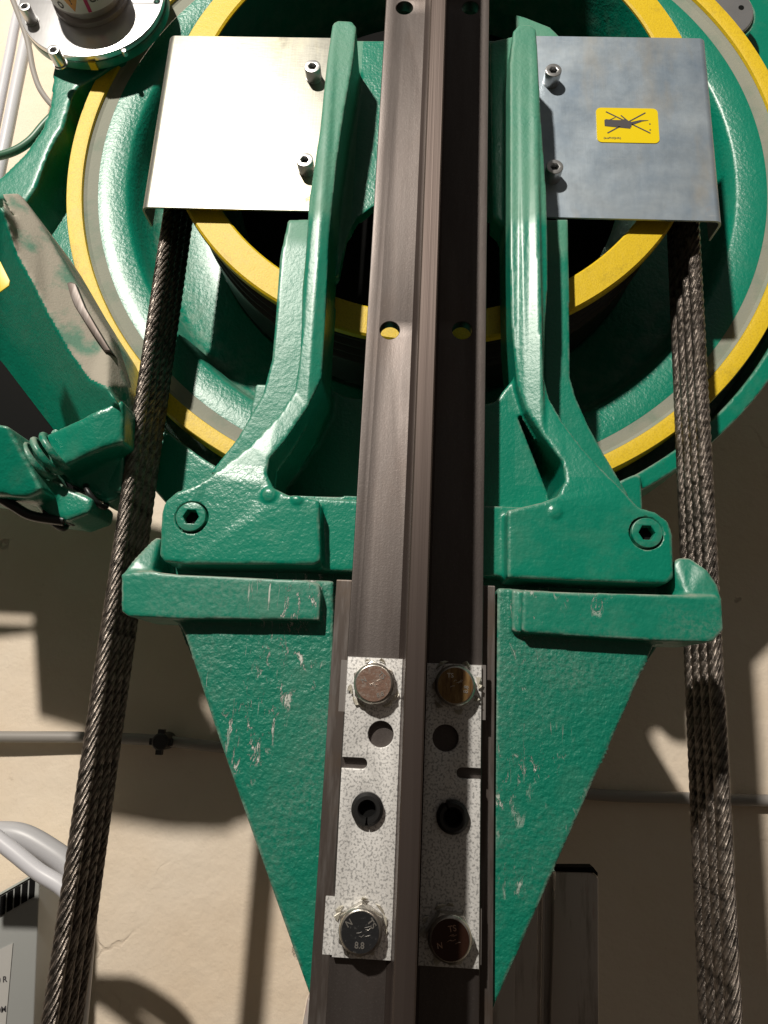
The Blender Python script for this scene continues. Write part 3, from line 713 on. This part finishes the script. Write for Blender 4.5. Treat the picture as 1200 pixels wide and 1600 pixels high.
mk.append(text_mesh('(ausPHQ', .0028, (*[spt(.20, .88)[0]], SY - .0002, spt(.20, .88)[1]), .0001)); mk.append(text_mesh('HRI)', .0026, (spt(.34, .88)[0], SY - .0002, spt(.34, .88)[1]), .0001))
mk.append(curve_plate([spt(.13, .36), spt(.40, .36), spt(.45, .33), spt(.52, .38), spt(.57, .42), spt(.56, .56), spt(.13, .52)], [], SY - .00032, SY - .0001))
link('pictogram', join(mk), INK, st)

# ------------------------------------------------------------------ encoder, top left
EY = .122; EK = 1.28
ec = P(143, -2, EY)
enc = root('encoder', (ec.x, EY + .02, ec.z), 'silver round encoder with a labelled barrel and screwed flange at the top left', 'sensor')
def XZ0(px, py, y): p = P(px, py, y); return (p.x, p.z)
E0 = (ec.x, ec.z); FR = .0765
holes = [circ(XZ0(193, 78, EY), .0028, 20), circ(XZ0(245, 2, EY), .0032, 20)]
link('flange', curve_plate(circ(E0, FR, 128), holes, EY, EY + .006, .0006), ALU, enc)
link('green_ring', curve_plate(circ((E0[0] + .0008, E0[1]), FR + .0008, 128), [], EY + .0061, EY + .015, .001), GREEN, enc)
mk_ = P(141, 112, EY + .006)
bm = bmesh.new(); box(bm, mk_.x - .004, mk_.x + .0035, EY + .0052, EY + .014, E0[1] - FR - .0018, E0[1] - FR + .0005); link('ring_reflection', mesh(bm), YEL, enc)  # yellow box in place of the yellow ring's reflection in the flange rim
BR = .0385
link('barrel', lathe([(BR + .001, EY - .0002), (BR + .001, EY - .005), (BR - .001, EY - .006), (BR - .0035, EY - .0065), (BR - .0035, EY - .012), (BR, EY - .013), (BR, EY - .05), (BR - .003, EY - .053), (.001, EY - .053)], E0, 128, smooth=30), STEELBRUSH, enc)
lb = link('barrel_label', lathe([(BR + .0003, EY - .015), (BR + .0003, EY - .048)], E0, 60, rad(-160), rad(-20), smooth=40), WHITE, enc, 'white label with warning triangle and stripe')
def wrap(me):
    for v in me.vertices:
        a = rad(-90) + v.co.x / BR; y = v.co.y; r = BR + .0005 + v.co.z
        v.co = Vector((E0[0] + r * math.cos(a), EY - .015 - y, E0[1] + r * math.sin(a)))
    return me
def flat(outline, holes=()):
    cu = curve_plate(outline, holes, -.0001, .0001); cu.transform(Matrix.Rotation(rad(-90), 4, 'X'))
    bm = bmesh.new(); bm.from_mesh(cu); bmesh.ops.subdivide_edges(bm, edges=[e for e in bm.edges if e.calc_length() > .004], cuts=3, use_grid_fill=True); return mesh(bm, smooth=0)
link('stripe', wrap(flat([(.010, .0005), (.0135, .0005), (.0135, .032), (.010, .032)])), PINK, lb)
link('triangle', wrap(flat([(-.012, .018), (-.003, .002), (.006, .018)])), ORANGE, lb)
def wtext(s, size, u, v):
    me = text_mesh(s, size, (0, 0, 0), .0002); me.transform(Matrix.Rotation(rad(-90), 4, 'X')); me.transform(Matrix.Translation((u, v, .0002))); return wrap(me)
link('lettering', join([wtext('CE', .009, .021, .012), wtext('!', .010, -.003, .013), wtext('O', .009, -.017, .006)]), INK, lb)
for px, py in ((38, 10), (83, 78)):
    c = XZ0(px, py, EY - .016)
    s = link('cap_screw', curve_plate(circ(c, .0062), [circ(c, .0034, 6)], EY - .0165, EY, .0006), SOCKET, enc)
    bm = bmesh.new(); cyl(bm, c, .0038, EY - .011, EY - .001, 20); link('hex_recess', mesh(bm), DARKMETAL, s)
    bm = bmesh.new(); cyl(bm, c, .0072, EY - .0012, EY - .0001, 32); link('washer', mesh(bm), SOCKET, s)
arm = cast([(pts([(88, 60), (205, 60), (190, 90), (150, 118), (120, 135), (111, 150), (98, 200), (88, 214), (72, 244), (56, 292), (40, 316), (0, 310), (-60, 330), (-60, 290), (0, 279), (40, 240), (66, 202), (80, 165)], .145), .2, None)], .002, 10)
ar = link('support_bracket', arm, GREEN_DUSTY, None); top(ar, 'green cast bracket reaching up under the silver encoder at the left edge', 'bracket')

# ------------------------------------------------------------------ brake body, left edge
brake = root('brake_caliper', tuple(P(60, 780, .1)), 'bulky green brake body with a dusty slanting flank at the left edge', 'brake')
def pix(c):
    d = RW.transposed() @ (c - CAM); return (600 + FPX * d.x / -d.z, 800 - FPX * d.y / -d.z)
def plane_y(x, y):
    dx, dy = x - 4, y - 322
    return .03 + .00008 * (dx * .503 + dy * .864) + .00068 * (-dx * .864 + dy * .503)
LB = [(x, y, plane_y(x, y)) for x, y in ((4, 322), (26, 395), (54, 445), (76, 490), (112, 552), (140, 592), (168, 604))]
RB = [(30, 300, .06), (62, 346, .066), (112, 430, .074), (128, 455, .076), (170, 520, .082), (199, 606, .088)]
face = [(-400, 300, .1)] + LB + [(x, y, plane_y(x, y)) for x, y in ((182, 628), (168, 668), (150, 690), (110, 690), (74, 690), (0, 608))] + [(-400, 660, .16)]
strip = [(0, 300, .05)] + RB + [(168, 604, .06)] + LB[::-1][1:]
strip_lo = [(168, 603, .06), (199, 606, .088), (198, 640, .088), (190, 770, .095), (150, 765, .1), (100, 700, .1), (150, 680, .09)]
bmsh = cast([(pts(face), .15, None), (pts(strip), .15, None), (pts(strip_lo), .15, None)], .0019, 14)
def inpoly(p, poly):
    x, y = p; r = False
    for i in range(len(poly)):
        (x0, y0), (x1, y1) = poly[i][:2], poly[i - 1][:2]
        if (y0 > y) != (y1 > y) and x < (x1 - x0) * (y - y0) / (y1 - y0) + x0: r = not r
    return r
FPOLY = [(-2, 296)] + [(a, b) for a, b, c in LB] + [(205, 606), (204, 600), (178, 515), (136, 450), (70, 340), (34, 290)]
for k, m in split(bmsh, lambda c: 'dusty_flank' if inpoly(pix(c), FPOLY) else 'body').items():
    link(k, m, DUSTY_BEIGE if k == 'dusty_flank' else GREEN, brake, 'beige dust-covered flank beside the large yellow ring' if k == 'dusty_flank' else None)
pad = px_prism([(101, 444), (110, 440), (118, 443), (133, 480), (152, 513), (173, 548), (163, 548), (138, 512), (116, 478)], .071, .1, .0008)
link('brake_pad', pad, MILL, brake)
lowb = cast([(pts([(66, 680, .07), (110, 660, .064), (150, 640, .062), (192, 622, .066), (192, 690, .07), (150, 703, .066), (84, 735, .07)]), .14, None), (pts([(80, 730, .095), (150, 698, .092), (192, 685, .09), (188, 776, .1), (165, 786, .1), (150, 778, .1), (95, 748, .098)]), .14, None)], .0018, 16)
link('cylinder_boss', lowb, GREEN, brake)
shoe = cast([(pts([(-230, 600, .045), (0, 662, .045), (12, 664, .045), (44, 722, .055), (66, 766, .06), (40, 778, .065), (-60, 765, .06), (-230, 720, .05)]), .12, None), (pts([(25, 750, .085), (66, 742, .085), (145, 778, .085), (140, 800, .085), (105, 813, .085), (70, 810, .09)]), .13, None)], .002, 12)
link('shoe_arm', shoe, GREEN, brake)
link('gap_shade_lever', px_prism([(-200, 480), (0, 560), (90, 680), (120, 770), (60, 790), (-200, 720)], .128, .16), BLACK, brake, 'black lever standing in for the shade in the gap beside the spring')  # enlarged and coloured black so the gap looks shaded
yst = link('yellow_sticker', px_prism([(-30, 400), (0, 408), (15, 438), (14, 446), (0, 456), (-30, 470)], .0115, .0125, .0002), STICK, brake)
def coil(a, b, r, turns, wr):
    n = turns * 20; ax = (b - a); t = ax.normalized(); u = t.cross(Vector((0, 1, 0))).normalized(); v = t.cross(u)
    return tube([a + ax * (i / n) + (u * math.cos(2 * math.pi * i / 20) + v * math.sin(2 * math.pi * i / 20)) * r for i in range(n + 1)], wr, 8)
link('spring', coil(P(28, 738, .075), P(98, 700, .075), .0155, 5, .0028), GREEN, brake)
link('spring', coil(P(80, 812, .10), P(160, 770, .10), .011, 5, .0024), PIN, brake, 'black lower spring')
link('strap', tube(spline([P(-10, 772, .08), P(20, 790, .08), P(50, 806, .085), P(100, 814, .09)]), .004, 8), PIN, brake)

# ------------------------------------------------------------------ cables and wall things
def cable(name, ctrl, r, mat, label, cat='cable', group=None):
    o = link(name, tube(spline([P(*c) for c in ctrl]), r, 16), mat); top(o, label, cat, group); return o
cable('conduit', [(60, -60, .3), (30, 15, .3), (14, 90, .3), (0, 160, .3), (-20, 260, .3), (-50, 420, .3)], .0062, CABLE_W, 'left one of two pale conduits at the top left, at the frame edge', group='pale conduits')
cable('conduit', [(70, -60, .3), (44, 50, .3), (28, 125, .3), (10, 215, .3), (-8, 300, .3), (-40, 450, .3)], .0075, CABLE_W, 'right one of two pale conduits at the top left, nearer the encoder', group='pale conduits')
cable('thin_cable', [(20, 0, .25), (42, 60, .25), (52, 110, .25), (66, 145, .25), (95, 175, .25), (140, 190, .26)], .0035, CABLE_D, 'thin grey cable curving down beside the encoder')
cable('green_cable', [(105, 160, .22), (72, 192, .22), (45, 222, .22), (12, 240, .22), (-40, 250, .22)], .0048, CABLE_G, 'dark green cable crossing the conduits at the left edge')
cable('wall_cable', [(-120, 1148, WY - .02), (0, 1151, WY - .018), (130, 1152, WY - .014), (250, 1157, WY - .012), (345, 1167, WY - .010), (500, 1180, WY - .01), (760, 1215, WY - .009), (917, 1240, WY - .008), (1050, 1246, WY - .008), (1160, 1250, WY - .008), (1300, 1252, WY - .008)], .0062, CABLE_D, 'long grey cable fixed across the plaster wall behind the bracket')
# clip
kc = P(255, 1158, WY - .02)
clip = root('cable_clip', (kc.x, WY, kc.z), 'small black clip holding the wall cable left of the gusset', 'clip')
bm = bmesh.new(); cyl(bm, (kc.x, kc.z), .0095, WY - .032, WY - .001, 24); link('stud', evaluated(mesh(bm), [('BEVEL', dict(width=.002, segments=2, limit_method='ANGLE'))]), PIN, clip)
bm = bmesh.new(); box(bm, kc.x - .013, kc.x + .012, WY - .028, WY - .022, kc.z - .004, kc.z + .003); box(bm, kc.x - .004, kc.x + .003, WY - .03, WY - .024, kc.z - .014, kc.z + .013); link('cross_tie', mesh(bm), PIN, clip)

cable('grey_hose', [(-90, 1300, .2), (-20, 1302, .2), (30, 1305, .2), (75, 1328, .2), (112, 1358, .2), (132, 1400, .2), (128, 1480, .2), (108, 1700, .2)], .0098, CABLE, 'thick grey hose curving over the control box', 'hose')
cable('white_cable', [(-90, 1255, .18), (-30, 1292, .18), (20, 1330, .18), (60, 1362, .18), (100, 1388, .18), (122, 1420, .18), (118, 1500, .18), (95, 1700, .18)], .0065, CABLE_W, 'smooth white cable crossing under the grey hose at the bottom left')
# control box
bxr = root('control_box', tuple(P(0, 1640, .25)), 'grey metal control box with vent slots under a pale lid, bottom left', 'control box')
fr = [(62, 1364), (52, 1605), (44, 1720), (-200, 1800), (-200, 1513)]
link('case', px_prism(fr, .29, .385, .0015), BOXM, bxr)
ft = pts([(62, 1364), (-200, 1513)], .2885)
bm = bmesh.new(); a, b = ft; dv = Vector((0, .095, .0)); up_ = Vector((0, 0, .0022))
vs = [a + up_ * .2, b + up_ * .2, b + dv + up_ * .2, a + dv + up_ * .2]; v1 = [bm.verts.new(v + up_) for v in vs]; v0 = [bm.verts.new(v + Vector((0, 0, .0001))) for v in vs]
for f in ((v1), (v0[::-1])): bm.faces.new(f)
for i in range(4): j = (i + 1) % 4; bm.faces.new((v1[j], v1[i], v0[i], v0[j]))
link('lid', mesh(bm, smooth=0), LID, bxr)
for i in range(9):
    x = 54 - 11.5 * i; y = 1370.5 + 6.6 * i
    link('vent_slot', px_prism([(x, y), (x - 1.5, y + 31), (x - 9.5, y + 35.5), (x - 8, y + 4.5)], .2885, .2905, 0), BLACK, bxr)
lp = px_prism([(20, 1474), (8, 1610), (-60, 1640), (-60, 1512)], .2888, .2902, 0); lab = link('paper_label', lp, PAPER, bxr)
c1 = P(3, 1531, .2885); c2 = P(1, 1578, .2885)
link('printed_text', join([text_mesh('0 R', .0068, (c1.x, .2884, c1.z), .0003, .2), text_mesh('OM', .0068, (c2.x, .2884, c2.z), .0003, .2)], 0), INK, lab)
c3 = P(4, 1368, .25)
# stored rail sections, bottom right
sr = root('stored_rail', tuple(P(900, 1640, .26)), 'dull steel rail section with reddish smears standing against the wall, bottom right', 'rail')
link('face_plate', px_prism([(868, 1362), (924, 1362), (935, 1372), (936, 1700), (858, 1700)], .25, .262, .001), SPARE, sr)
link('side_strip', px_prism([(840, 1362), (866, 1361), (866, 1700), (836, 1700)], .262, .285, .0015), SPARE, sr)
link('bright_edge', px_prism([(848, 1370), (853, 1370), (850, 1700), (844, 1700)], .256, .263, .0006), STEELBRUSH, sr)
link('top_edge', px_prism([(866, 1355), (927, 1355), (934, 1364), (934, 1369), (924, 1361), (866, 1361)], .249, .262, 0), BLACK, sr)
s2_ = root('stored_channel', tuple(P(800, 1640, .2)), 'dark steel channel partly hidden by the right gusset near the bottom edge', 'channel')
link('flange', px_prism([(805, 1400), (840, 1400), (838, 1700), (800, 1700)], .23, .26, .001), SPARE, s2_)
link('flange', px_prism([(770, 1500), (806, 1420), (802, 1700), (760, 1700)], .215, .235, .001), SPARE, s2_)
pb = link('plaster_block', px_prism([(500, 1525), (478, 1560), (462, 1640), (520, 1640), (520, 1525)], .30, .36, .003), WALL); top(pb, 'small pale plaster corner beside the tip of the left gusset', 'block')
db = link('floor_post', px_prism([(520, 1545), (480, 1560), (462, 1660), (540, 1660)], .2, .28, .002), SPARE); top(db, 'dark steel post behind the tip of the left gusset', 'post')
